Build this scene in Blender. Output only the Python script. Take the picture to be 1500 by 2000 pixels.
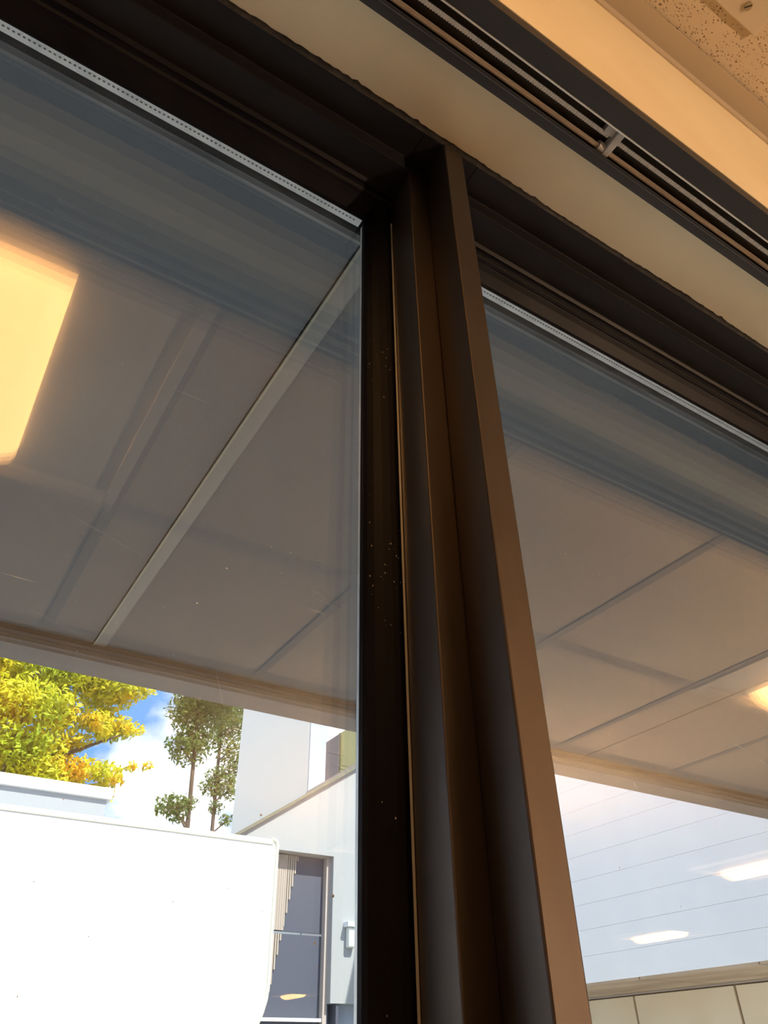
import bpy, math, random
from mathutils import Vector, Matrix
R_ = random.Random(7)
scene = bpy.context.scene
for o in list(bpy.data.objects): bpy.data.objects.remove(o)

D = 0.325          # camera to glass
C = 1.75           # camera height above the office floor
F_PX = 1456.1
# ------------------------------------------------------------------ camera
cam_d = bpy.data.cameras.new('camera'); cam = bpy.data.objects.new('camera', cam_d)
scene.collection.objects.link(cam); scene.camera = cam
rot = Matrix(((0.84796185, -0.30963903, -0.43021434),
              (-0.52987071, -0.51670401, -0.67249832),
              (-0.01406175, 0.7982109, -0.60221394)))
m4 = rot.to_4x4(); m4.translation = Vector((0, 0, C)); cam.matrix_world = m4
cam_d.sensor_fit = 'VERTICAL'; cam_d.sensor_height = 24.0
cam_d.lens = F_PX / 2000.0 * 24.0
cam_d.clip_start = 0.01; cam_d.clip_end = 500
# ------------------------------------------------------------------ sky, sun, exposure
scene.view_settings.view_transform = 'Standard'; scene.view_settings.look = 'None'
scene.view_settings.gamma = 1.0; scene.view_settings.use_curve_mapping = False
scene.view_settings.exposure = 1.5
world = bpy.data.worlds.new('sky'); scene.world = world; world.use_nodes = True
nt = world.node_tree; nt.nodes.clear()
w_out = nt.nodes.new('ShaderNodeOutputWorld'); w_bg = nt.nodes.new('ShaderNodeBackground')
w_tc = nt.nodes.new('ShaderNodeTexCoord'); w_map = nt.nodes.new('ShaderNodeMapping')
w_map.inputs['Location'].default_value = (0.35, 0.10, 0.0); w_map.inputs['Scale'].default_value = (1, 1, 1.7)
w_n = nt.nodes.new('ShaderNodeTexNoise'); w_n.inputs['Scale'].default_value = 5.0
w_n.inputs['Detail'].default_value = 7; w_n.inputs['Roughness'].default_value = 0.52
w_r = nt.nodes.new('ShaderNodeValToRGB'); w_r.color_ramp.elements[0].position = 0.44; w_r.color_ramp.elements[1].position = 0.56
w_mix = nt.nodes.new('ShaderNodeMixRGB')
w_mix.inputs[1].default_value = (0.16, 0.42, 0.98, 1); w_mix.inputs[2].default_value = (1.25, 1.27, 1.32, 1)
nt.links.new(w_tc.outputs['Generated'], w_map.inputs[0]); nt.links.new(w_map.outputs[0], w_n.inputs['Vector'])
nt.links.new(w_n.outputs['Fac'], w_r.inputs[0]); nt.links.new(w_r.outputs[0], w_mix.inputs[0])
nt.links.new(w_mix.outputs[0], w_bg.inputs[0]); w_bg.inputs[1].default_value = 0.52
nt.links.new(w_bg.outputs[0], w_out.inputs[0])
SUN_DIR = Vector((0.20, -0.60, 0.77))
sd = bpy.data.lights.new('sun', 'SUN'); sd.energy = 3.1; sd.angle = 0.009; sd.color = (1.0, 0.95, 0.86)
sun = bpy.data.objects.new('sun', sd); scene.collection.objects.link(sun)
sun.rotation_euler = SUN_DIR.to_track_quat('Z', 'Y').to_euler(); sun.location = (6, -6, 14)
LAMP_STRENGTH = 3.4
LAMP_COLOR = (1.0, 0.47, 0.14)
FILL_BULB_COLOR = (1.0, 0.66, 0.40)

# ------------------------------------------------------------------ helpers
col = scene.collection
def tag(o, label=None, cat=None, group=None, kind=None):
    if label: o['label'] = label
    if cat: o['category'] = cat
    if group: o['group'] = group
    if kind: o['kind'] = kind
    return o
def link(name, data, parent=None):
    o = bpy.data.objects.new(name, data); col.objects.link(o)
    if parent is not None: o.parent = parent
    return o
def empty(name, loc=(0, 0, 0), rz=0, parent=None):
    o = link(name, None, parent); o.location = loc; o.rotation_euler = (0, 0, rz); o.empty_display_size = 0.1
    return o
class MB:
    def __init__(s): s.v = []; s.f = []; s.sm = False
    def add(s, vs, fs):
        n = len(s.v); s.v += [tuple(v) for v in vs]; s.f += [tuple(i + n for i in f) for f in fs]; return s
    def box(s, x0, x1, y0, y1, z0, z1):
        return s.add([(x0,y0,z0),(x1,y0,z0),(x1,y1,z0),(x0,y1,z0),(x0,y0,z1),(x1,y0,z1),(x1,y1,z1),(x0,y1,z1)],
                     [(0,3,2,1),(4,5,6,7),(0,1,5,4),(1,2,6,5),(2,3,7,6),(3,0,4,7)])
    def extrude(s, pts, axis, a, b):
        """closed profile pts (2D) extruded along axis. axis x: pts=(y,z); y: (x,z); z: (x,y)"""
        def P(p, t):
            return {'x': (t, p[0], p[1]), 'y': (p[0], t, p[1]), 'z': (p[0], p[1], t)}[axis]
        n = len(pts)
        return s.add([P(p, a) for p in pts] + [P(p, b) for p in pts],
                     [tuple(range(n))[::-1], tuple(range(n, 2*n))] + [(i, (i+1) % n, n+(i+1) % n, n+i) for i in range(n)])
    def tube(s, p, q, r, n=10, r2=None):
        p = Vector(p); q = Vector(q); d = (q-p).normalized(); r2 = r if r2 is None else r2
        u = d.orthogonal().normalized(); w = d.cross(u)
        vs = [p + r*(math.cos(2*math.pi*i/n)*u + math.sin(2*math.pi*i/n)*w) for i in range(n)]
        vs += [q + r2*(math.cos(2*math.pi*i/n)*u + math.sin(2*math.pi*i/n)*w) for i in range(n)]
        return s.add(vs, [tuple(range(n))[::-1], tuple(range(n, 2*n))] + [(i, (i+1) % n, n+(i+1) % n, n+i) for i in range(n)])
    def mesh(s, name, mat):
        m = bpy.data.meshes.new(name); m.from_pydata(s.v, [], s.f)
        import bmesh
        b = bmesh.new(); b.from_mesh(m); bmesh.ops.recalc_face_normals(b, faces=b.faces[:]); b.to_mesh(m); b.free()
        if mat: m.materials.append(mat)
        if s.sm:
            for p in m.polygons: p.use_smooth = True
        return m
    def build(s, name, mat, parent=None, bevel=0, seg=2):
        o = link(name, s.mesh(name, mat), parent)
        if bevel:
            bv = o.modifiers.new('bevel', 'BEVEL'); bv.width = bevel; bv.segments = seg; bv.limit_method = 'ANGLE'; bv.angle_limit = math.radians(40)
        return o
def copy_tree(o, parent=None):
    c = o.copy(); col.objects.link(c); c.parent = parent
    for ch in [k for k in o.children]: copy_tree(ch, c)
    return c

# ------------------------------------------------------------------ materials
def mat(name, color, rough=0.5, metal=0.0, spec=0.5, emit=None, estr=0.0):
    m = bpy.data.materials.new(name); m.use_nodes = True
    b = m.node_tree.nodes['Principled BSDF']
    b.inputs['Base Color'].default_value = (*color, 1); b.inputs['Roughness'].default_value = rough
    b.inputs['Metallic'].default_value = metal; b.inputs['Specular IOR Level'].default_value = spec
    if emit:
        b.inputs['Emission Color'].default_value = (*emit, 1); b.inputs['Emission Strength'].default_value = estr
    return m
def noisy(m, scale, lo, hi, stretch=(1, 1, 1), bump=0.0, detail=4, dist=0.02, p0=0.35, p1=0.65):
    """vary the base colour between lo and hi with object-space noise"""
    t = m.node_tree; b = t.nodes['Principled BSDF']
    tc = t.nodes.new('ShaderNodeTexCoord'); mp = t.nodes.new('ShaderNodeMapping'); mp.inputs['Scale'].default_value = stretch
    n = t.nodes.new('ShaderNodeTexNoise'); n.inputs['Scale'].default_value = scale; n.inputs['Detail'].default_value = detail
    r = t.nodes.new('ShaderNodeValToRGB')
    r.color_ramp.elements[0].position = p0; r.color_ramp.elements[1].position = p1
    r.color_ramp.elements[0].color = (*lo, 1); r.color_ramp.elements[1].color = (*hi, 1)
    t.links.new(tc.outputs['Object'], mp.inputs[0]); t.links.new(mp.outputs[0], n.inputs['Vector'])
    t.links.new(n.outputs['Fac'], r.inputs[0]); t.links.new(r.outputs[0], b.inputs['Base Color'])
    if bump:
        bp = t.nodes.new('ShaderNodeBump'); bp.inputs['Strength'].default_value = bump; bp.inputs['Distance'].default_value = dist
        t.links.new(n.outputs['Fac'], bp.inputs['Height']); t.links.new(bp.outputs[0], b.inputs['Normal'])
    return m
M = {}
M['paint'] = noisy(mat('cream_wall_paint', (.84, .73, .50), .65), 9, (.82, .705, .47), (.87, .76, .53), bump=.05, dist=.002)
M['room_wall'] = mat('room_wall_paint', (.62, .57, .50), .7)
M['carpet'] = noisy(mat('carpet', (.42, .40, .36), .95), 60, (.38, .36, .32), (.46, .44, .40))
M['bronze'] = noisy(mat('bronze_anodised_aluminium', (.095, .076, .064), .42, .9), 40, (.088, .070, .059), (.102, .082, .069), stretch=(1, 1, .05))
M['head'] = mat('dark_bronze_head', (.013, .0125, .015), .45, .0, .2)
M['bead'] = noisy(mat('black_glazing_bead', (.006, .006, .010), .45, spec=.08), 30, (.004, .004, .007), (.008, .008, .012), stretch=(1, 1, .2), bump=.12, dist=.003)
M['gasket'] = mat('black_rubber_gasket', (.012, .012, .014), .55)
M['caulk'] = noisy(mat('black_caulk', (.015, .014, .014), .6), 120, (.010, .010, .010), (.04, .035, .03), bump=.4, dist=.003)
M['alu'] = noisy(mat('bare_aluminium_spacer', (.62, .64, .64), .45, .6), 60, (.56, .58, .58), (.68, .70, .70))
M['perf'] = mat('spacer_holes', (.12, .12, .12), .6)
M['dusty'] = noisy(mat('dusty_grey_stop', (.10, .10, .105), .7), 35, (.07, .07, .075), (.15, .15, .15), stretch=(.3, 1, 1))
M['rail'] = mat('charcoal_blind_rail', (.030, .031, .034), .45, .2)
M['rail_in'] = mat('black_rail_inside', (.02, .018, .016), .5)
M['silver'] = mat('silver_edge', (.75, .75, .72), .3, .5)
M['rod'] = mat('chrome_tilt_rod', (.90, .82, .74), .28, .25)
M['strip'] = mat('pale_spacer_strip', (.78, .74, .66), .45)
M['carrier'] = mat('grey_plastic_carrier', (.48, .46, .43), .45)
M['angle'] = mat('tan_ceiling_angle', (.55, .46, .34), .5)
M['tee'] = mat('cream_grid_tee', (.40, .34, .27), .5)
M['plate'] = mat('cream_plate', (.66, .58, .46), .5)
M['screw'] = mat('screw', (.45, .38, .27), .4, .5)
M['slot'] = mat('screw_slot', (.03, .025, .02), .7)
M['lamp_frame'] = mat('lamp_frame', (.85, .80, .72), .5)
M['lamp_pan'] = mat('lamp_reflector', (.88, .86, .82), .5)
M['lens'] = mat('lamp_lens', (.9, .85, .75), .4, emit=LAMP_COLOR, estr=LAMP_STRENGTH)
M['fill_bulb'] = mat('fill_bulb', (.9, .85, .7), .4, emit=FILL_BULB_COLOR, estr=1300.0)  # glow of the added lamp behind the camera
sm = bpy.data.materials.new('fill_lamp_shade'); sm.use_nodes = True; st = sm.node_tree
tl_ = st.nodes.new('ShaderNodeBsdfTranslucent'); tl_.inputs[0].default_value = (.85, .75, .6, 1); mx_ = st.nodes.new('ShaderNodeMixShader'); mx_.inputs[0].default_value = .3
st.nodes['Principled BSDF'].inputs['Base Color'].default_value = (.8, .72, .6, 1)
st.links.new(st.nodes['Principled BSDF'].outputs[0], mx_.inputs[1]); st.links.new(tl_.outputs[0], mx_.inputs[2]); st.links.new(mx_.outputs[0], st.nodes['Material Output'].inputs[0]); M['shade'] = sm
M['soffit'] = noisy(mat('grey_soffit_panel', (.11, .125, .142), .75), 2.2, (.098, .112, .128), (.125, .14, .157), bump=.05, dist=.004)
M['fascia'] = noisy(mat('grey_fascia', (.13, .145, .165), .7), 14, (.115, .13, .15), (.15, .165, .185), stretch=(.2, 1, 1))
M['groove'] = mat('dark_groove', (.05, .05, .055), .8)
M['batten'] = mat('pale_cover_strip', (.19, .2, .2), .6)
M['edge_line'] = mat('pale_edge_bead', (.30, .30, .24), .6)
M['asphalt'] = noisy(mat('pavement', (.58, .56, .50), .9), 6, (.54, .52, .46), (.62, .60, .54))
M['truck'] = mat('white_truck_panel', (.86, .86, .86), .4)
M['truck_edge'] = mat('truck_edge_trim', (.85, .85, .62), .35)
M['cab'] = mat('white_cab_paint', (.80, .81, .82), .3)
M['dark_glass'] = mat('dark_glass', (.03, .035, .045), .08)
M['tyre'] = mat('tyre', (.02, .02, .02), .8)
M['white_wall'] = noisy(mat('white_painted_siding', (.82, .82, .80), .6), 1.6, (.79, .795, .775), (.85, .845, .82))
M['link_wall'] = mat('shaded_white_render', (.36, .38, .38), .7)  # white wall greyed to carry the shade lying on it
M['white_trim'] = mat('white_trim', (.74, .78, .80), .5)
M['shed'] = mat('pale_grey_wall', (.36, .39, .40), .7)
M['shed_roof'] = mat('white_roof_edge', (.86, .87, .86), .5)
M['tower'] = mat('pale_green_grey_wall', (.70, .73, .68), .6)
M['tower_b'] = mat('pale_blue_wall', (.36, .44, .55), .6)
M['olive'] = mat('tree_reflection_olive', (.42, .39, .14), .5)  # trees mirrored in the clerestory glass, painted as plain olive
M['olive_trim'] = mat('olive_trim', (.16, .16, .11), .6)
M['slate'] = mat('slate_door', (.085, .095, .125), .45)
M['sunlit_door'] = mat('sunlit_tan_ribs', (.42, .36, .30), .7)  # sunlight on the door, put in as a tan colour
M['stone'] = noisy(mat('beige_stone_panel', (.90, .78, .58), .7), 1.4, (.86, .73, .53), (.93, .83, .64))
M['stone_joint'] = mat('brown_joint', (.28, .19, .13), .85)
M['brown_soffit'] = noisy(mat('brown_soffit_board', (.50, .38, .27), .7), 3, (.42, .31, .22), (.58, .46, .34), stretch=(1, .3, 1))
M['grey_beam'] = mat('taupe_beam', (.46, .40, .35), .7)
M['bark'] = noisy(mat('bark', (.10, .07, .05), .9), 12, (.07, .05, .035), (.15, .11, .08), stretch=(1, 1, .2))
M['speck'] = mat('pale_specks', (.75, .75, .74), .6)
M['drip'] = mat('paint_specks', (.70, .60, .48), .5)

# fissured acoustic tile
def tile_mat():
    m = mat('fissured_acoustic_tile', (.68, .57, .42), .9); t = m.node_tree; b = t.nodes['Principled BSDF']
    tc = t.nodes.new('ShaderNodeTexCoord'); 
    n = t.nodes.new('ShaderNodeTexNoise'); n.inputs['Scale'].default_value = 60; n.inputs['Detail'].default_value = 3
    mp = t.nodes.new('ShaderNodeMapping'); mp.inputs['Scale'].default_value = (1.0, 1.6, 1)
    v = t.nodes.new('ShaderNodeTexVoronoi'); v.inputs['Scale'].default_value = 230; v.inputs['Randomness'].default_value = 1
    va = t.nodes.new('ShaderNodeMixRGB'); va.inputs[0].default_value = .006
    r = t.nodes.new('ShaderNodeValToRGB'); r.color_ramp.elements[0].position = .20; r.color_ramp.elements[1].position = .34
    r.color_ramp.elements[0].color = (.24, .16, .09, 1); r.color_ramp.elements[1].color = (.70, .59, .44, 1)
    nm = t.nodes.new('ShaderNodeTexNoise'); nm.inputs['Scale'].default_value = 55; nm.inputs['Detail'].default_value = 2
    rm = t.nodes.new('ShaderNodeValToRGB'); rm.color_ramp.elements[0].position = .36; rm.color_ramp.elements[1].position = .5
    mx = t.nodes.new('ShaderNodeMixRGB'); mx.inputs[1].default_value = (.70, .59, .44, 1)
    t.links.new(tc.outputs['Object'], mp.inputs[0]); t.links.new(mp.outputs[0], va.inputs[1]); t.links.new(n.outputs['Color'], va.inputs[2])
    t.links.new(va.outputs[0], v.inputs['Vector']); t.links.new(v.outputs['Distance'], r.inputs[0])
    t.links.new(tc.outputs['Object'], nm.inputs['Vector']); t.links.new(nm.outputs['Fac'], rm.inputs[0])
    t.links.new(rm.outputs[0], mx.inputs[0]); t.links.new(r.outputs[0], mx.inputs[2]); t.links.new(mx.outputs[0], b.inputs['Base Color'])
    bp = t.nodes.new('ShaderNodeBump'); bp.inputs['Strength'].default_value = .5; bp.inputs['Distance'].default_value = .002
    t.links.new(mx.outputs[0], bp.inputs['Height']); t.links.new(bp.outputs[0], b.inputs['Normal'])
    return m
M['tile'] = tile_mat()
# clear glass: straight-through with angle-dependent surface reflection on each face
def glass_mat(name, tint):
    m = bpy.data.materials.new(name); m.use_nodes = True; t = m.node_tree; t.nodes.clear()
    o = t.nodes.new('ShaderNodeOutputMaterial'); mx = t.nodes.new('ShaderNodeMixShader')
    tr = t.nodes.new('ShaderNodeBsdfTransparent'); tr.inputs[0].default_value = (*tint, 1)
    gl = t.nodes.new('ShaderNodeBsdfGlossy'); gl.inputs['Roughness'].default_value = 0.0; gl.inputs[0].default_value = (.96, .98, 1, 1)
    g = t.nodes.new('ShaderNodeNewGeometry'); dp = t.nodes.new('ShaderNodeVectorMath'); dp.operation = 'DOT_PRODUCT'
    def mth(op, a=None, bb=None):
        n = t.nodes.new('ShaderNodeMath'); n.operation = op
        for i, q in enumerate((a, bb)):
            if q is None: continue
            if isinstance(q, (int, float)): n.inputs[i].default_value = q
            else: t.links.new(q, n.inputs[i])
        return n.outputs[0]
    t.links.new(g.outputs['Incoming'], dp.inputs[0]); t.links.new(g.outputs['Normal'], dp.inputs[1])
    c = mth('ABSOLUTE', dp.outputs['Value']); k = mth('POWER', mth('SUBTRACT', 1.0, c), 5.0)
    fac = mth('ADD', mth('MULTIPLY', k, 0.955), 0.045)
    t.links.new(fac, mx.inputs[0]); t.links.new(tr.outputs[0], mx.inputs[1]); t.links.new(gl.outputs[0], mx.inputs[2])
    t.links.new(mx.outputs[0], o.inputs[0]); return m
M['glass_a'] = glass_mat('inner_glass', (.97, .975, .975)); M['glass_b'] = glass_mat('outer_glass', (.96, .97, .97))
def leaf_mat(name, cols):
    m = bpy.data.materials.new(name); m.use_nodes = True; t = m.node_tree; b = t.nodes['Principled BSDF']
    oi = t.nodes.new('ShaderNodeTexCoord'); n = t.nodes.new('ShaderNodeTexNoise'); n.inputs['Scale'].default_value = .9; n.inputs['Detail'].default_value = 5
    r = t.nodes.new('ShaderNodeValToRGB'); r.color_ramp.elements[0].position = .3; r.color_ramp.elements[1].position = .7
    r.color_ramp.elements[0].color = (*cols[0], 1); r.color_ramp.elements[1].color = (*cols[-1], 1)
    if len(cols) > 2: e = r.color_ramp.elements.new(.5); e.color = (*cols[1], 1)
    t.links.new(oi.outputs['Object'], n.inputs['Vector']); t.links.new(n.outputs['Fac'], r.inputs[0]); t.links.new(r.outputs[0], b.inputs['Base Color'])
    b.inputs['Roughness'].default_value = .6
    tl = t.nodes.new('ShaderNodeBsdfTranslucent'); mx = t.nodes.new('ShaderNodeMixShader'); mx.inputs[0].default_value = .45
    t.links.new(r.outputs[0], tl.inputs[0]); t.links.new(b.outputs[0], mx.inputs[1]); t.links.new(tl.outputs[0], mx.inputs[2])
    t.links.new(mx.outputs[0], t.nodes['Material Output'].inputs[0]); return m
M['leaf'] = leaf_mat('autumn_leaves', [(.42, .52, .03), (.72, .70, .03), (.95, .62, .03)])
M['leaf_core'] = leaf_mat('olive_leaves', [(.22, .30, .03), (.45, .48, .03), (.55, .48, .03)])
M['needle'] = leaf_mat('pine_needles', [(.05, .12, .025), (.12, .20, .035), (.26, .27, .05)])

def Z(k): return C + k * D          # heights given in glass distances above the camera
XL, XR = -1.60, 2.00                # ends of the window band
# ================================================================== ROOM SHELL
RX0, RX1, RY0 = -5.0, 8.5, -13.0
YW = .424 * D                       # room face of the window wall
ZC = C + 2.97 * D                   # ceiling height
CELL = .609
GX0 = .187                          # a grid line
tag(MB().box(RX0, RX1, RY0, YW + .3, -.15, 0).build('floor', M['carpet']), 'dark carpeted office floor below the window', 'floor', kind='structure')
# header above the window: underside is the cream reveal, front face the bright wall
hd = MB().box(RX0, RX1, YW, 1.0 * D, Z(2.062), ZC + .12).build('wall_window', M['paint'])
tag(hd, 'cream painted wall above the window with its underside reveal', 'wall', kind='structure')
MB().box(RX0, RX1, YW, 1.0 * D, 0, .82).build('wall_below_sill', M['paint'], hd)
MB().box(RX0, XL, YW, 1.0 * D, .82, Z(2.062)).build('wall_pier', M['paint'], hd)
MB().box(XR, RX1, YW, 1.0 * D, .82, Z(2.062)).build('wall_pier', M['paint'], hd)
tag(MB().box(RX0 - .12, RX0, RY0, 1.0 * D, -.15, ZC + .12).build('wall_left', M['room_wall']), 'plain painted wall at the left end of the office', 'wall', kind='structure')
tag(MB().box(RX1, RX1 + .12, RY0, 1.0 * D, -.15, ZC + .12).build('wall_right', M['room_wall']), 'plain painted wall at the right end of the office', 'wall', kind='structure')
tag(MB().box(RX0 - .12, RX1 + .12, RY0 - .12, RY0, -.15, ZC + .12).build('wall_back', M['room_wall']), 'plain painted wall at the back of the office', 'wall', kind='structure')
ceil = MB().box(RX0 - .12, RX1 + .12, RY0 - .12, YW, ZC + .10, ZC + .25).build('ceiling', M['room_wall'])
tag(ceil, 'suspended ceiling of fissured acoustic tiles', 'ceiling', kind='structure')
# ceiling tiles on a 2 ft grid near the window, the farther field as one deck
rows = [(-.083, YW - .002), (-.692, -.083), (-1.301, -.692)]
FIX_CELLS = {(-1, 1), (3, 1)}
tile_meshes = {}
for k in range(-4, 8):
    for ri, (y0, y1) in enumerate(rows):
        if (k, ri) in FIX_CELLS: continue
        if ri not in tile_meshes:
            d = (y1 - y0) / 2 - .004; w = CELL / 2 - .004
            tile_meshes[ri] = MB().box(-w, w, -d, d, 0, .016).mesh('ceiling_tile', M['tile'])
        o = link('ceiling_tile', tile_meshes[ri], ceil); o.location = (GX0 + (k + .5) * CELL, (y0 + y1) / 2, ZC + .0045)
for k in range(-4, 9):
    x = GX0 + k * CELL
    MB().box(x - .012, x + .012, -1.301, .347 * D, ZC, ZC + .004).build('grid_tee', M['tee'], ceil)
for y in (-.083, -.692, -1.301):
    MB().box(GX0 - 4 * CELL, GX0 + 8 * CELL, y - .012, y + .012, ZC - .0005, ZC + .003).build('grid_tee', M['tee'], ceil)
fd = MB().box(RX0, RX1, RY0, -1.30, ZC + .002, ZC + .02)
fd.box(RX0, GX0 - 4 * CELL, -1.30, YW, ZC + .002, ZC + .02).box(GX0 + 8 * CELL, RX1, -1.30, YW, ZC + .002, ZC + .02)
fd.build('tile_field', M['tile'], ceil)
tr1 = MB().extrude([(YW, ZC - .028), (YW - .002, ZC - .028), (YW - .002, ZC - .002), (.347 * D, ZC - .002), (.347 * D, ZC + .002), (YW, ZC + .002)], 'x', RX0, RX1).build('trim_1', M['angle'])
tag(tr1, 'tan metal wall angle where the ceiling meets the bright wall', 'trim', kind='structure')

# ================================================================== WINDOW FRAME
def P(*a): return [(p[0] * D, Z(p[1])) for p in a]       # (y,z) profile in D units
def frame_side(n, label, xa, xb, gx0, gx1):
    """one glazed bay between xa..xb; glass daylight opening gx0..gx1"""
    w = empty(n, ((xa + xb) / 2, D, .85)); tag(w, label, 'window', kind='structure')
    inv = Matrix.Translation(-Vector(w.location))
    def fin(o): o.matrix_parent_inverse = inv; return o
    # head member: stepped bronze extrusion
    fin(MB().extrude(P((1.0, 1.99), (.95, 1.99), (.944, 2.0), (.862, 2.0), (.862, 2.056), (.775, 2.056), (.775, 2.0618), (1.0, 2.0618)), 'x', xa, xb).build('head_frame', M['head'], w, bevel=.0008))
    # glazing bead of the head, with its ridges
    fin(MB().extrude(P((1.0, 1.885), (.992, 1.889), (.972, 1.918), (.962, 1.936), (.956, 1.938), (.954, 1.944), (.960, 1.950), (.958, 1.962), (.951, 1.966), (.951, 1.974), (.958, 1.978), (.955, 1.9895), (1.0, 1.9895)), 'x', xa, xb).build('glazing_bead', M['bead'], w, bevel=.0006))
    fin(MB().extrude([(.958 * D, Z(1.951)), (.953 * D, Z(1.953)), (.953 * D, Z(1.960)), (.958 * D, Z(1.961))], 'x', xa, xb).build('gasket_line', M['gasket'], w))
    # sill member
    fin(MB().extrude([(.775 * D, .82), (1.1 * D, .82), (1.1 * D, .87), (1.0 * D, .875), (.862 * D, .86), (.862 * D, .845), (.775 * D, .845)], 'x', xa, xb).build('sill_frame', M['bronze'], w, bevel=.0008))
    zt = Z(1.955)
    a = fin(MB().box(gx0 - .015, gx1 + .015, D, 1.0185 * D, .86, zt).build('inner_pane', M['glass_a'], w))
    fin(MB().box(gx0 - .015, gx1 + .015, 1.0435 * D, 1.062 * D, .86, zt).build('outer_pane', M['glass_b'], w))
    sp = fin(MB().extrude(P((1.0190, 1.918), (1.0430, 1.918), (1.0430, 1.945), (1.0190, 1.945)), 'x', gx0 - .004, gx1 + .004).build('spacer_bar', M['alu'], w))
    for gx in (gx0, gx1):
        s_ = -1 if gx == gx0 else 1
        fin(MB().box(min(gx + s_ * .0068, gx + s_ * .014), max(gx + s_ * .0068, gx + s_ * .014), 1.0190 * D, 1.0430 * D, .87, Z(1.918)).build('spacer_bar', M['alu'], w))
    # perforations: small dark pits along the underside of the spacer bar
    pm = MB(); x = max(gx0, -.25); y = 1.0285 * D; z = Z(1.918) - .0002
    while x < min(gx1, 1.05):
        n = 8; pm.add([(x + .0011 * math.cos(2 * math.pi * i / n), y + .0008 * math.sin(2 * math.pi * i / n), z) for i in range(n)] +
                      [(x + .0006 * math.cos(2 * math.pi * i / n), y + .0004 * math.sin(2 * math.pi * i / n), z + .0001) for i in range(n)],
                      [tuple(range(n))] + [(i, (i + 1) % n, n + (i + 1) % n, n + i) for i in range(n)]); x += .0037
    po = pm.build('perforations', M['perf'], sp); tag(po, kind='stuff')
    # outer stop and sealant seen through the glass just below the spacer
    fin(MB().extrude(P((1.062, 1.915), (1.078, 1.913), (1.10, 1.935), (1.10, 2.01), (1.062, 2.01)), 'x', xa, xb).build('outer_stop', M['dusty'], w))
    return w, fin
GXL, GXR = .584 * D, .903 * D
win1, fin1 = frame_side('window_1', 'left double glazed pane under a dark bronze head frame', XL, .654 * D, XL + .03, GXL)
win2, fin2 = frame_side('window_2', 'right double glazed pane under a dark bronze head frame', .833 * D, XR, GXR, XR - .03)
# mullion
mul = empty('window_mullion', (.743 * D, .87 * D, .875)); tag(mul, 'dark bronze stepped mullion standing between the two window panes', 'mullion', kind='structure')
minv = Matrix.Translation(-Vector(mul.location))
def mf(o): o.matrix_parent_inverse = minv; return o
def PX(*a): return [(p[0] * D, p[1] * D) for p in a]
zb, zt = .865, Z(2.0555)
mf(MB().extrude(PX((.654, .866), (.833, .866), (.833, 1.0), (.654, 1.0)), 'z', zb, Z(2.0555)).build('mullion_body', M['bronze'], mul, bevel=.0010))
mf(MB().extrude(PX((.713, .772), (.774, .772), (.774, .8655), (.713, .8655)), 'z', zb, zt).build('mullion_fin', M['bronze'], mul, bevel=.0010))
mf(MB().extrude(P((.7755, 2.056), (1.0, 2.056), (1.0, 2.0618), (.7755, 2.0618)), 'x', .6545 * D, .8325 * D).build('head_block', M['head'], mul))
b1 = [(.584, 1.0), (.5855, .990), (.590, .982), (.600, .974), (.615, .966), (.630, .960), (.640, .957), (.6455, .9575), (.6465, .962), (.6480, .9625), (.6485, .956), (.6530, .956), (.6535, .965), (.6535, 1.0)]
o = MB(); o.extrude(PX(*b1), 'z', zb, Z(1.992)); mf(o.build('glazing_bead', M['bead'], mul, bevel=.0004))
o = MB(); o.extrude(PX(*[(1.487 - a, b) for a, b in b1]), 'z', zb, Z(1.992)); mf(o.build('glazing_bead', M['bead'], mul, bevel=.0004))
mf(MB().extrude(PX((.6487, .9545), (.6528, .9545), (.6528, .9558), (.6487, .9558)), 'z', zb, Z(1.86)).build('snap_strip', M['silver'], mul))
mf(MB().extrude(PX((.690, 1.0), (.797, 1.0), (.797, 1.095), (.690, 1.095)), 'z', .87, Z(1.99)).build('outer_cap', M['bronze'], mul, bevel=.001))
# ragged caulk line between frame and cream reveal
cm = MB(); n = 420; x0, x1 = -.35, 1.5; vs = []
for i in range(n + 1):
    x = x0 + (x1 - x0) * i / n
    e = .768 - .003 * R_.random() ** 2 - .004 * math.sin(x * 3 + math.sin(x * 11)) ** 2 - (.006 * R_.random() if R_.random() < .05 else 0)
    vs += [(x, .778 * D, Z(2.0555)), (x, e * D, Z(2.0612)), (x, e * D, Z(2.0640)), (x, .778 * D, Z(2.0640))]
cm.add(vs, [(4*i+j, 4*i+(j+1) % 4, 4*i+4+(j+1) % 4, 4*i+4+j) for i in range(n) for j in range(4)])
tag(cm.build('trim_2', M['caulk']), 'ragged black caulk line between window frame and cream reveal', 'caulk', kind='structure')

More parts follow.
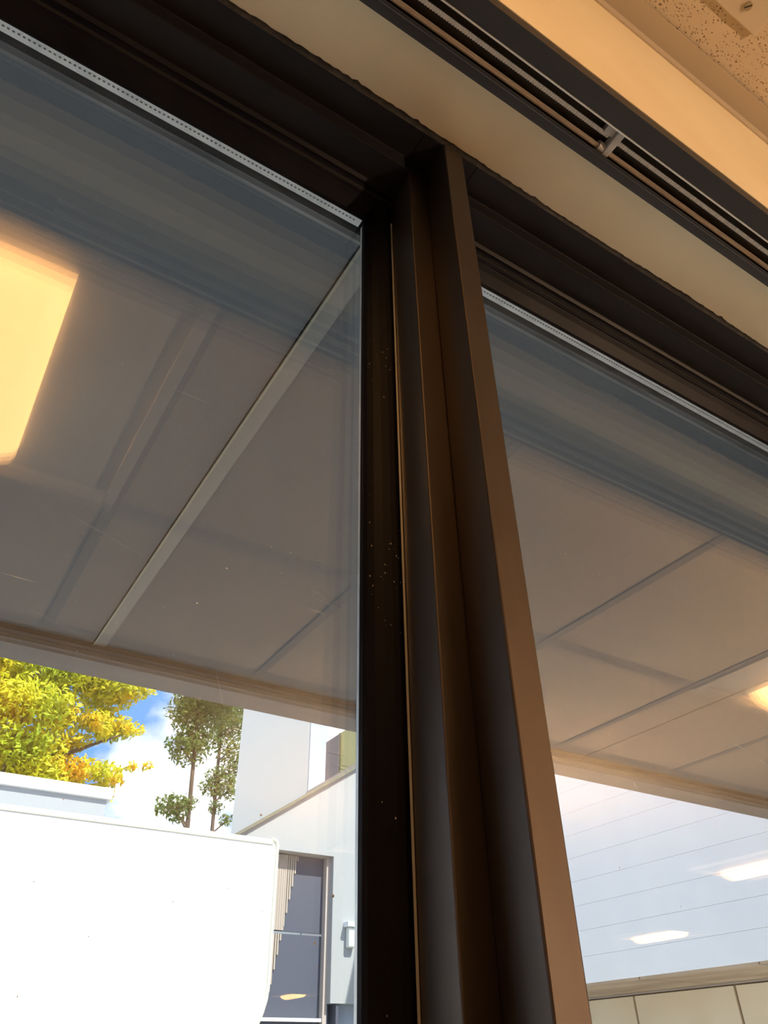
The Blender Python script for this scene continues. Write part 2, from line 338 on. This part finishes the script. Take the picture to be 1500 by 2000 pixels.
# ================================================================== BLIND HEADRAIL
bl = empty('blind_headrail', (.5, .5 * D, Z(2.008))); tag(bl, 'charcoal blind headrail with rods mounted under the cream reveal', 'headrail')
binv = Matrix.Translation(-Vector(bl.location))
def bf(o): o.matrix_parent_inverse = binv; return o
BX0, BX1 = -1.55, 1.95
bf(MB().extrude(P((.586, 2.008), (.554, 2.008), (.554, 2.014), (.580, 2.014), (.580, 2.056), (.432, 2.056), (.432, 2.014), (.480, 2.014), (.480, 2.008), (.426, 2.008), (.426, 2.0615), (.586, 2.0615)), 'x', BX0, BX1).build('rail_channel', M['rail'], bl, bevel=.0003))
bf(MB().extrude(P((.5795, 2.0545), (.4325, 2.0545), (.4325, 2.0555), (.5795, 2.0555)), 'x', BX0, BX1).build('rail_back', M['rail_in'], bl))
bf(MB().extrude(P((.4805, 2.007), (.4850, 2.007), (.4850, 2.0135), (.4805, 2.0135)), 'x', BX0, BX1).build('rail_edge', M['silver'], bl, bevel=.0002))
bf(MB().extrude(P((.5600, 2.0065), (.5615, 2.0065), (.5615, 2.008), (.5600, 2.008)), 'x', BX0, BX1).build('rail_ridge', M['dusty'], bl))
# fluted tilt rod
nf = 8; prof = []
for i in range(nf * 4):
    a = 2 * math.pi * i / (nf * 4); r = (.0068 if i % 4 in (1, 2) else .0052)
    prof.append((.547 + r * math.cos(a), 2.032 + r * math.sin(a)))
bf(MB().extrude(P(*prof), 'x', BX0 + .01, BX1 - .01).build('tilt_rod', M['rod'], bl))
# ribbed spacer strips, one up to each carrier
def ribbed(xa, xb):
    m = MB(); m.box(xa, xb, .5085 * D, .5185 * D, Z(2.034), Z(2.040))
    x = xa
    while x < xb - .002:
        m.box(x, x + .0014, .5075 * D, .5195 * D, Z(2.0325), Z(2.0345)); x += .0026
    return bf(m.build('spacer_strip', M['strip'], bl))
CXs = [-.62, 1.097 * D, 1.20]
ribbed(-.05, 1.078 * D); ribbed(1.118 * D, 1.16)
for cx in CXs[1:2]:
    m = MB(); m.box(cx - .0036, cx + .0036, .4835 * D, .556 * D, Z(2.016), Z(2.050))
    c_ = bf(m.build('carrier', M['carrier'], bl, bevel=.0012))
    g = MB(); n = 18
    for (xa, xb) in ((cx - .010, cx - .0036),):
        ro, ri = .0145 * D, .0085 * D; vs = []
        for xx in (xa, xb):
            for rr in (ro, ri):
                vs += [(xx, .547 * D + rr * math.cos(2 * math.pi * i / n), Z(2.032) + rr * math.sin(2 * math.pi * i / n)) for i in range(n)]
        fs = []
        for i in range(n):
            j = (i + 1) % n
            fs += [(i, j, n + j, n + i), (2*n + i, 3*n + i, 3*n + j, 2*n + j), (i, 2*n + i, 2*n + j, j), (n + i, n + j, 3*n + j, 3*n + i)]
        g.add(vs, fs)
    h = g.build('hub', M['carrier'], bl); bf(h)
    bf(MB().box(cx - .014, cx - .0036, .484 * D, .512 * D, Z(2.030), Z(2.052)).build('carrier_tab', M['carrier'], bl, bevel=.001))
    bf(MB().tube((cx + .0036, .514 * D, Z(2.037)), (cx + .0075, .514 * D, Z(2.037)), .0022, 12).build('clip', M['silver'], bl))

# ================================================================== CEILING FITTINGS
def make_light():
    t = empty('ceiling_light'); h = CELL / 2 - .002
    f = MB()
    for (a, b, c, d) in ((-h, h, -h, -h + .022), (-h, h, h - .022, h), (-h, -h + .022, -h + .022, h - .022), (h - .022, h, -h + .022, h - .022)):
        f.box(a, b, c, d, -.010, .008)
    f.build('lamp_frame', M['lamp_frame'], t)
    k = h - .022; lw, ll = .10, .225
    for s in (-1, 1):
        MB().box(min(s*k, s*lw), max(s*k, s*lw), -ll, ll, .002, .006).build('reflector_wing', M['lamp_pan'], t)
    for s in (-1, 1):
        MB().box(-k, k, min(s*k, s*ll), max(s*k, s*ll), .002, .006).build('end_plate', M['lamp_pan'], t)
    n = 9; prof = [(lw * math.cos(math.pi * i / (n - 1)), -.045 * math.sin(math.pi * i / (n - 1))) for i in range(n)]
    MB().extrude(prof, 'y', -ll, ll).build('lens', M['lens'], t)
    MB().box(-h, h, -h, h, .062, .072).build('housing', M['lamp_frame'], t)
    return t
lights = [(GX0 - CELL / 2, -.3875, 'warm glowing ceiling light nearest the window, mirrored large in the left pane'),
          (GX0 + 3.5 * CELL, -.3875, 'warm ceiling light mirrored at the right edge of the right pane'),
          (4.47, -2.20, 'warm ceiling light mirrored on the white wall, upper of two at right'),
          (6.12, -4.46, 'warm ceiling light mirrored on the white wall, lower small one'),
          (5.84, -11.2, 'farthest warm ceiling light, mirrored small on the dark door'),
          (-2.56, -.3875, 'warm ceiling light left of the camera over the window band'),
          (-2.5, -2.8, 'warm ceiling light deep in the room at left, second row'),
          (-.12, -2.8, 'warm ceiling light behind the camera, second row'),
          (2.3, -2.8, 'warm ceiling light right of the camera, second row'),
          (-2.5, -6.0, 'warm ceiling light in the far left of the room'),
          (.3, -6.0, 'warm ceiling light in the far middle of the room')]
proto = make_light()
for i, (x, y, lb) in enumerate(lights):
    o = proto if i == 0 else copy_tree(proto)
    o.location = (x, y, ZC + (.001 if i < 2 else -.006)); tag(o, lb, 'ceiling light', 'warm ceiling lights')
fl = empty('added_lamp', (2.00, -1.85, -.24)); tag(fl, 'added warm lamp out of view, brightening the wall and reveal', 'added lamp')  # lamp added out of view to brighten wall, reveal and mullion
MB().tube((0, 0, .24), (0, 0, .27), .14, 24, .13).build('added_lamp_base', M['rail'], fl)
MB().tube((0, 0, .27), (0, 0, 2.02), .012, 10).build('added_lamp_pole', M['rail'], fl)
n = 24; sv = [(r_ * math.cos(2*math.pi*i/n), r_ * math.sin(2*math.pi*i/n), z_) for r_, z_ in ((.07, 1.97), (.19, 2.085), (.187, 2.087), (.068, 1.974)) for i in range(n)]
MB().add(sv, [(q*n + i, q*n + (i+1) % n, ((q+1) % 4)*n + (i+1) % n, ((q+1) % 4)*n + i) for q in range(4) for i in range(n)]).build('shade', M['shade'], fl)  # shade of the added lamp
MB().tube((0, 0, 2.02), (0, 0, 2.05), .02, 12).build('added_lamp_socket', M['silver'], fl)
bu = MB(); nb_ = 8
bv = [(0.035 * math.sin(math.pi*a/nb_) * math.cos(2*math.pi*b/12), 0.035 * math.sin(math.pi*a/nb_) * math.sin(2*math.pi*b/12), 2.085 - .035 * math.cos(math.pi*a/nb_)) for a in range(1, nb_) for b in range(12)]
bu.add(bv + [(0, 0, 2.05), (0, 0, 2.12)], [(a*12+b, a*12+(b+1) % 12, (a+1)*12+(b+1) % 12, (a+1)*12+b) for a in range(nb_-2) for b in range(12)] + [(b, (b+1) % 12, 84) for b in range(12)] + [((nb_-2)*12+b, (nb_-2)*12+(b+1) % 12, 85) for b in range(12)])
bu.build('fill_bulb', M['fill_bulb'], fl)
pl = empty('cover_plate', (.486, .01, ZC + .003)); tag(pl, 'flat cream cover plate screwed to the ceiling tile', 'plate')
MB().box(-.086, .086, -.055, .060, -.003, 0).build('plate', M['plate'], pl, bevel=.001)
sc = MB().tube((.052, .0435, -.0048), (.052, .0435, -.003), .0046, 16).build('screw_head', M['screw'], pl)
sl = MB(); sl.box(-.0042, .0042, -.0007, .0007, -.0002, .0002); so = sl.build('screw_slot', M['slot'], sc)
so.location = (.052, .0435, -.0049); so.rotation_euler = (0, 0, 2.3)

# ================================================================== EXTERIOR CANOPY
ZS = Z(2.0)
YE = 2.075 * (ZS - C)
can = MB().box(-6, 9, 1.05 * D, YE + .084, ZS + .03, ZS + .22).build('canopy', M['fascia'])
tag(can, 'grey roof overhang outside the window with seamed soffit panels', 'canopy', kind='structure')
MB().box(-6, 9, 1.10 * D, YE - .005, ZS + .008, ZS + .029).build('soffit_backing', M['groove'], can)
seams = [(.332 + 1.925 * k) * (ZS - C) for k in range(-4, 7)]
for a, b in zip(seams[:-1], seams[1:]):
    MB().box(a + .003, b - .003, 1.10 * D, YE, ZS, ZS + .012).build('soffit_panel', M['soffit'], can)
for k, s in enumerate(seams):
    if k == 4:
        MB().box(s, s + .021, 1.10 * D, YE, ZS - .002, ZS - .0002).build('cover_strip', M['batten'], can)
        MB().box(s - .001, s + .0012, 1.10 * D, YE, ZS - .004, ZS - .0005).build('strip_edge', M['edge_line'], can)
# fascia beam with drip groove
MB().box(-6, 9, YE, YE + .022, ZS - .010, ZS + .02).build('drip_groove', M['groove'], can)
MB().extrude([(YE + .022, ZS - .006), (YE + .016, ZS - .010), (YE + .016, ZS - .018), (YE + .020, ZS - .0195), (YE + .024, ZS - .024), (YE + .055, ZS - .0255), (YE + .086, ZS - .027), (YE + .086, ZS + .22), (YE + .022, ZS + .22)], 'x', -6, 9).build('fascia_beam', M['fascia'], can)
tag(MB().box(RX0 - .4, RX1 + .4, RY0 - .4, 1.05 * D, ZC + .26, ZC + .45).build('roof_slab', M['fascia']), 'flat roof over the office', 'roof', kind='structure')

# ================================================================== OUTSIDE
GZ = -.15
tag(MB().box(-60, 70, 1.10 * D, 130, GZ - .3, GZ).build('ground', M['asphalt']), 'pale paved yard outside the window', 'ground', kind='structure')
# ---- white box truck, its cargo box parallel to the window
YT = 6.0
tk = empty('box_truck', (0, YT + 1.2, GZ)); tag(tk, 'huge sunlit white cargo box of a truck parked outside', 'truck')
def loc(par):
    inv_ = Matrix.Translation(-Vector(par.location))
    def f(o): o.matrix_parent_inverse = inv_; return o
    return f
tf = loc(tk)
zt_ = C + .260 * YT; xr = .459 * YT
side = [(-3.6, .75), (1.35, .75), (1.40, C + .02), (xr - .14, C + .20), (xr - .075, C + .28), (xr - .035, C + .37), (xr - .010, C + .45), (xr, C + .55), (xr, zt_ - .05), (xr - .01, zt_ - .015), (xr - .05, zt_), (-3.6, zt_)]
tf(MB().extrude(side, 'y', YT, YT + 2.3).build('cargo_box', M['truck'], tk, bevel=.012, seg=3))
for y in (YT - .012,):
    e = MB(); pts = side[3:11]
    for p, q in zip(pts[:-1], pts[1:]):
        e.tube((p[0] - .012, y + .006, p[1]), (q[0] - .012, y + .006, q[1]), .012, 6)
    tf(e.build('corner_trim', M['truck_edge'], tk))
tf(MB().box(-3.6, xr - .05, YT - .010, YT + .0, zt_ - .045, zt_ - .008).build('top_rail', M['truck_edge'], tk, bevel=.004))
cb = tf(MB().extrude([(1.45, .35), (1.45, 1.66), (2.2, 1.66), (2.75, 1.15), (3.3, 1.02), (3.36, .35)], 'y', YT + .15, YT + 2.15).build('cab', M['cab'], tk, bevel=.05, seg=3))
tf(MB().extrude([(1.62, 1.12), (1.62, 1.55), (2.16, 1.55), (2.58, 1.12)], 'y', YT + .135, YT + .16).build('side_window', M['dark_glass'], tk))
tf(MB().box(-3.5, 3.2, YT + .5, YT + 1.8, .30, .75).build('chassis', M['tyre'], tk))
for x in (-2.3, 2.5):
    for y in (YT + .2, YT + 1.85):
        w = tf(MB().tube((x, y, GZ + .42), (x, y + .26, GZ + .42), .42, 24).build('wheel', M['tyre'], tk))
# ---- low grey shed behind the truck
sh = empty('shed', (-4, 10.5, GZ)); tag(sh, 'low pale grey building with white roof edge behind the truck', 'building'); sf = loc(sh)
YS = 9.4; zS = C + .295 * YS; xS = .226 * YS
sf(MB().box(-14, xS - .05, YS + .05, YS + 3, GZ, zS - .13).build('wall', M['shed'], sh))
sf(MB().box(-14, xS, YS, YS + 3.05, zS - .13, zS).build('roof_edge', M['shed_roof'], sh, bevel=.015))
# ---- white building: wing with overhanging upper storey + shed-roofed link with the dark door
XW = 7.0; zT = C + XW / 1.54; zB = C + XW / 9.15; YF = 10.5; YN = 3.4
wb = empty('white_building', (XW + 2, 9, GZ)); tag(wb, 'white sided building with overhanging upper storey across the yard', 'building'); wf = loc(wb)
wf(MB().box(XW + .03, XW + 6, YN, YF + 3.5, zB + .01, zT).build('upper_wall', M['white_wall'], wb))
nb = 15; hb = (zT - zB) / nb
bm_ = MB().box(XW, XW + .04, YN, YF + 3.5, 0, hb - .002).mesh('siding_board', M['white_wall'])
for k in range(nb):
    o = wf(link('siding_board', bm_, wb)); o.location = (0, 0, zB + k * hb); 
wf(MB().box(XW - .05, XW + 6, YN, YF + 3.5, zT, zT + .07).build('parapet_cap', M['grey_beam'], wb))
# underside boards, beam and stone panels below
XS = XW + 1.25
for k in range(9):
    y = YN + .02 + k * 1.42
    if y + 1.4 > YF: break
    wf(MB().box(XW + .02, XS - .01, y, y + 1.40, zB - .02, zB + .005).build('soffit_board', M['brown_soffit'], wb))
wf(MB().box(XW + .03, XS + 4, YN, YF, zB + .004, zB + .012).build('soffit_deck', M['stone_joint'], wb))
zP = C + (XS / 11.35)
wf(MB().box(XS - .03, XS + .2, YN, YF, zP, zB - .022).build('beam', M['grey_beam'], wb))
wf(MB().box(XS + .03, XS + .3, YN, YF, GZ, zP).build('stone_backing', M['stone_joint'], wb))
yj = 1.101; y0 = XS / yj
pmh = None
for r in range(2):
    hgt = (zP - GZ) / 2
    for k in range(-3, 3):
        ya = y0 + k * 1.44
        if ya + 1.42 < YN or ya > YF: continue
        o = wf(MB().box(XS, XS + .035, max(ya + .016, YN), min(ya + 1.424, YF), GZ + r * hgt + .012, GZ + (r + 1) * hgt - .012).build('stone_panel', M['stone'], wb, bevel=.006))
# link building facing the window, shed roof rising to the wing
lk = empty('link_building', (5.5, YF + 2, GZ)); tag(lk, 'white link building with sloping roof edge and dark door', 'building'); lf = loc(lk)
dx0, dx1, dzt, dzb = .40 * YF, .545 * YF, C + .2475 * YF, C + .056 * YF
zb2 = C + .0735 * YF
rake = lambda x: C + x / 1.54
xa = 3.7
lw_ = MB()
lw_.extrude([(xa, GZ), (dx0, GZ), (dx0, rake(dx0)), (xa, rake(xa))], 'y', YF, YF + .3)
lw_.extrude([(dx0, dzt), (dx1, dzt), (dx1, rake(dx1)), (dx0, rake(dx0))], 'y', YF, YF + .3)
lw_.extrude([(dx1, zb2), (XW - .06, zb2), (XW - .06, rake(XW - .06)), (dx1, rake(dx1))], 'y', YF, YF + .3)
lf(lw_.build('front_wall', M['link_wall'], lk))
lf(MB().extrude([(xa - .1, rake(xa - .1)), (XW - .06, rake(XW - .06)), (XW - .06, rake(XW - .06) + .05), (xa - .1, rake(xa - .1) + .05)], 'y', YF - .06, YF + 4).build('roof_edge', M['olive_trim'], lk))
lf(MB().box(dx1 - .02, XW - .06, YF + .25, YF + .3, GZ, zb2).build('base_recess', M['tower_b'], lk))
lf(MB().box(dx1 + .10, dx1 + .14, YF + .02, YF + .25, GZ, zb2).build('base_post', M['slate'], lk))
for zz0, zz1 in ((C + .153 * YF, dzt - .01), (dzb, C + .150 * YF)):
    lf(MB().box(dx0, dx1 - .02, YF + .20, YF + .24, zz0, zz1).build('door_panel', M['slate'], lk))
lf(MB().box(dx1 - .06, dx1, YF + .1, YF + .2, GZ, dzt).build('door_jamb', M['grey_beam'], lk))
lf(MB().box(dx0, dx1, YF + .12, YF + .18, dzb - .02, dzb + .02).build('door_rail', M['white_trim'], lk))
lf(MB().box(dx0, dx1, YF + .18, YF + .28, GZ, dzb - .02).build('door_base', M['slate'], lk))
# tan ribs painting the sunlit part of the door, cut along the shadow edge
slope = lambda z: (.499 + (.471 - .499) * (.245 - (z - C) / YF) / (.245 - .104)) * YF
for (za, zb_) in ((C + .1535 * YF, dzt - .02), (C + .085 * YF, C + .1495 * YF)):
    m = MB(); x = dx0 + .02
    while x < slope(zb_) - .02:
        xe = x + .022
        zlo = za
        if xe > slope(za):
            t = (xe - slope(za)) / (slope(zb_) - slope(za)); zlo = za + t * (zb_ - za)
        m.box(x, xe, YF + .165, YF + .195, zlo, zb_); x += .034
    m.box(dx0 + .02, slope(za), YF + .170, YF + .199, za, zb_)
    lf(m.build('sun_patch_panel', M['sunlit_door'], lk))
wl = lf(MB().box(.566 * YF, .578 * YF, YF - .10, YF, C + .136 * YF, C + .160 * YF).build('wall_lamp', M['tower'], lk, bevel=.02))
lf(MB().box(.563 * YF, .581 * YF, YF - .13, YF, C + .160 * YF, C + .166 * YF).build('lamp_hood', M['white_trim'], lk))
# ---- taller block behind
tw = empty('tower_block', (8, 17, GZ)); tag(tw, 'tall pale green-grey block rising behind the sloping roof', 'building'); wf2 = loc(tw)
XT = 7.35; ya, yb_ = XT / .498, XT / .388   # starts behind the wing's end
wf2(MB().box(XT, XT + 5, ya, yb_, GZ, C + 9).build('side_wall', M['tower'], tw))
wf2(MB().box(XT + .01, ya * .527, ya - .03, ya, GZ, C + 9).build('front_wall', M['tower_b'], tw))
cl = empty('clerestory', (8, 10, zT + .07)); tag(cl, 'dark glazed clerestory on the white building roof', 'clerestory'); cf = loc(cl)
XC_ = 7.12; yC = XC_ / .527; zC2 = C + XC_ / 1.29
y1 = yC
for k in range(5):
    wd = .62 if k == 0 else 1.1
    cf(MB().box(XC_, XC_ + .05, y1 - wd + .05, y1, zT + .08, zC2).build('pane', M['slate'] if k == 0 else M['olive'], cl))
    cf(MB().box(XC_ - .02, XC_ + .06, y1 - wd, y1 - wd + .05, zT + .08, zC2).build('glazing_bar', M['olive_trim'], cl)); y1 -= wd
cf(MB().box(XC_ + .06, XC_ + 2, yC - 5, yC, zT + .08, zC2 + .02).build('core', M['slate'], cl))

# ================================================================== TREES
def leaf_cloud(name, mt, parent, blobs, per, size, seed, flat=.6):
    r = random.Random(seed); m = MB()
    for (c, rad) in blobs:
        for _ in range(int(per * rad * rad)):
            d = Vector((r.gauss(0, 1), r.gauss(0, 1), r.gauss(0, 1))).normalized() * rad * (r.random() ** .45)
            p = Vector(c) + Vector((d.x, d.y, d.z * flat))
            u = Vector((r.gauss(0, 1), r.gauss(0, 1), r.gauss(0, 1))).normalized(); w = u.orthogonal().normalized()
            s = size * r.uniform(.6, 1.4); n_ = u.cross(w) * s * .12
            m.add([p - u*s, p + w*s*.55 + n_, p + u*s, p - w*s*.55 + n_], [(0, 1, 2), (0, 2, 3)])
    me = bpy.data.meshes.new(name); me.from_pydata(m.v, [], m.f); me.materials.append(mt)
    o = link(name, me, parent); o['kind'] = 'stuff'; return o
def W(xy, zy, y): return Vector((xy * y, y, C + zy * y))
t1 = empty('autumn_tree', (1.2, 15, GZ)); tag(t1, 'yellow-green autumn tree with spreading leaves beyond the shed', 'tree'); f1 = loc(t1)
YA = 15.0
tm = MB(); tm.tube((1.2, YA, GZ), (1.25, YA, 4.2), .22, 10, .15)
branches = [((1.25, YA, 4.2), (2.2, YA + .2, 6.6)), ((1.25, YA, 4.2), (.3, YA, 7.0)), ((1.25, YA, 4.2), (1.5, YA - .5, 8.2)), ((2.2, YA + .2, 6.6), (3.3, YA, 7.2)), ((1.9, YA, 6.0), (3.2, YA - .2, 6.0))]
for a, b in branches: tm.tube(a, b, .05, 7, .015)
f1(tm.build('trunk', M['bark'], t1))
rr = random.Random(3); bl1 = []
for xy, zy, rad in [(.05, .43, .8), (.10, .42, .85), (.15, .43, .8), (.20, .43, .5), (.235, .435, .35), (.06, .37, .8), (.11, .37, .75), (.15, .385, .55), (.06, .32, .8), (.11, .32, .7), (.15, .325, .55),
                    (.185, .375, .35), (.215, .375, .32), (.235, .372, .22), (.18, .315, .42), (.205, .305, .35), (.225, .31, .22), (.16, .30, .5), (.205, .285, .35), (.185, .41, .35), (.0, .40, .9), (.0, .33, .9), (.1, .50, 1.2), (.2, .50, .9), (.24, .322, .12), (.255, .321, .10), (.20, .395, .30), (.175, .43, .5), (.215, .42, .35), (.13, .345, .6), (.165, .35, .35), (.08, .30, .7), (.13, .295, .6), (.225, .385, .28), (.195, .36, .25)]:
    bl1.append((W(xy, zy, YA) + Vector((0, rr.uniform(-.5, .5), 0)), rad))
f1(leaf_cloud('foliage', M['leaf'], t1, bl1, 1700, .062, 5))
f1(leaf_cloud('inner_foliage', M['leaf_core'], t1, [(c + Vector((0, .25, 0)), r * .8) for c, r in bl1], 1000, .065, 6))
def pine(base_xy, top_xy, y, blobs, seed, label):
    t = empty('pine_tree', (base_xy * y, y, GZ)); tag(t, label, 'tree', 'pines between shed and white building'); ff = loc(t)
    p0 = Vector((base_xy * y, y, GZ)); p1 = W(top_xy, .46, y)
    m = MB().tube(p0, p1, .10, 8, .05)
    for (xy, zy, r) in blobs:
        q = W(xy, zy, y); tpar = min(1, max(0, (q.z - p0.z - .5) / (p1.z - p0.z))); m.tube(p0.lerp(p1, tpar), q, .035, 5, .015)
    ff(m.build('trunk', M['bark'], t))
    ff(leaf_cloud('needles', M['needle'], t, [(W(a, b, y), r * 1.5) for a, b, r in blobs], 1000, .08, seed, .75))
pine(.344, .318, 22.0, [(.305, .415, .5), (.325, .425, .65), (.345, .43, .7), (.312, .39, .35), (.30, .365, .3), (.315, .36, .45), (.33, .375, .4), (.298, .285, .30), (.31, .278, .28), (.322, .29, .22), (.34, .46, 1.0)], 11, 'thin olive pine, the left of two beside the white building')
pine(.372, .355, 27.0, [(.36, .42, .7), (.378, .41, .6), (.355, .385, .35), (.375, .37, .45), (.385, .345, .4), (.365, .33, .4), (.352, .315, .3), (.378, .315, .35), (.362, .29, .22), (.38, .275, .2), (.36, .46, 1.0)], 12, 'thin olive pine, the right of two against the tall block')

# ================================================================== MARKS ON GLASS AND FRAME
def pix(px, py):
    v = rot @ Vector((px - 750, -(py - 1000), -F_PX)); return v
def on_glass(px, py, yy): v = pix(px, py); return Vector((0, 0, C)) + v * (yy / v.y)
def marks(name, parent, fin_, x_lo, x_hi, seed, strokes, extra):
    r = random.Random(seed); m = MB(); yy = D - .0004
    def disc(p, s):
        n = 7; m.add([(p.x + s * math.cos(2*math.pi*i/n) * r.uniform(.7, 1.2), yy, p.z + s * math.sin(2*math.pi*i/n) * r.uniform(.7, 1.2)) for i in range(n)] + [(p.x, yy - .00015, p.z)],
                   [(i, (i+1) % n, n) for i in range(n)])
    def stroke(a, b, wd):
        p, q = on_glass(*a, yy), on_glass(*b, yy); d = (q - p); nn = Vector((-d.z, 0, d.x)).normalized() * wd * .6
        m.add([p, p + (q-p)*.5 + nn, q, p + (q-p)*.5 - nn, p + (q-p)*.5 + Vector((0, -.00012, 0))], [(0, 1, 4), (1, 2, 4), (2, 3, 4), (3, 0, 4)])
    for _ in range(60):
        px, py = r.uniform(x_lo, x_hi), r.uniform(500, 1950); disc(on_glass(px, py, yy), r.choice((.00012, .00015, .0002, .00028)))
    for a, b, wd in strokes: stroke(a, b, wd)
    for px, py, s in extra: disc(on_glass(px, py, yy), s)
    o = fin_(m.build(name, M['speck'], parent)); o['kind'] = 'stuff'
marks('scratches_and_specks', win1, fin1, 5, 690, 21,
      [((595, 1185), (640, 1202), .0003), ((618, 1170), (665, 1190), .00018), ((600, 1150), (640, 1166), .00015), ((130, 1002), (285, 1088), .00013), ((60, 1190), (200, 1262), .00013), ((0, 1118), (72, 1138), .0003),
       ((635, 1468), (675, 1478), .0002), ((652, 1492), (690, 1500), .0002), ((655, 1500), (685, 1506), .0002), ((340, 760), (412, 790), .0002), ((420, 1300), (445, 1420), .00004)],
      [(443, 1110, .0006), (645, 722, .0003), (385, 1178, .0006), (530, 1068, .0003), (568, 1079, .0003), (510, 1592, .0006), (650, 1750, .0008), (615, 1843, .0006)])
marks('scratches_and_specks', win2, fin2, 1090, 1495, 22,
      [((1430, 1450), (1465, 1470), .0002), ((1475, 1480), (1500, 1495), .0002), ((1235, 1525), (1245, 1540), .0002)],
      [(1104, 1082, .0004), (1210, 1695, .0005), (1330, 1770, .0004), (1106, 1218, .0003)])
r = random.Random(9); m = MB()
for _ in range(46):
    u = r.random(); x = (.590 + .055 * r.random()) * D; z = r.choice((r.gauss(Z(.72), .03), r.gauss(Z(1.30), .012), r.uniform(Z(.05), Z(1.5))))
    tt = (x / D - .584) / .07; y = D * (.984 - .028 * min(1, tt * 1.4)) - .0006; s = r.choice((.00015, .00025, .0004)); n = 6
    m.add([(x + s * math.cos(2*math.pi*i/n), y + .0003, z + 1.6 * s * math.sin(2*math.pi*i/n)) for i in range(n)] + [(x, y, z)], [(i, (i+1) % n, n) for i in range(n)])
o = mf(m.build('paint_specks', M['drip'], mul)); o['kind'] = 'stuff'
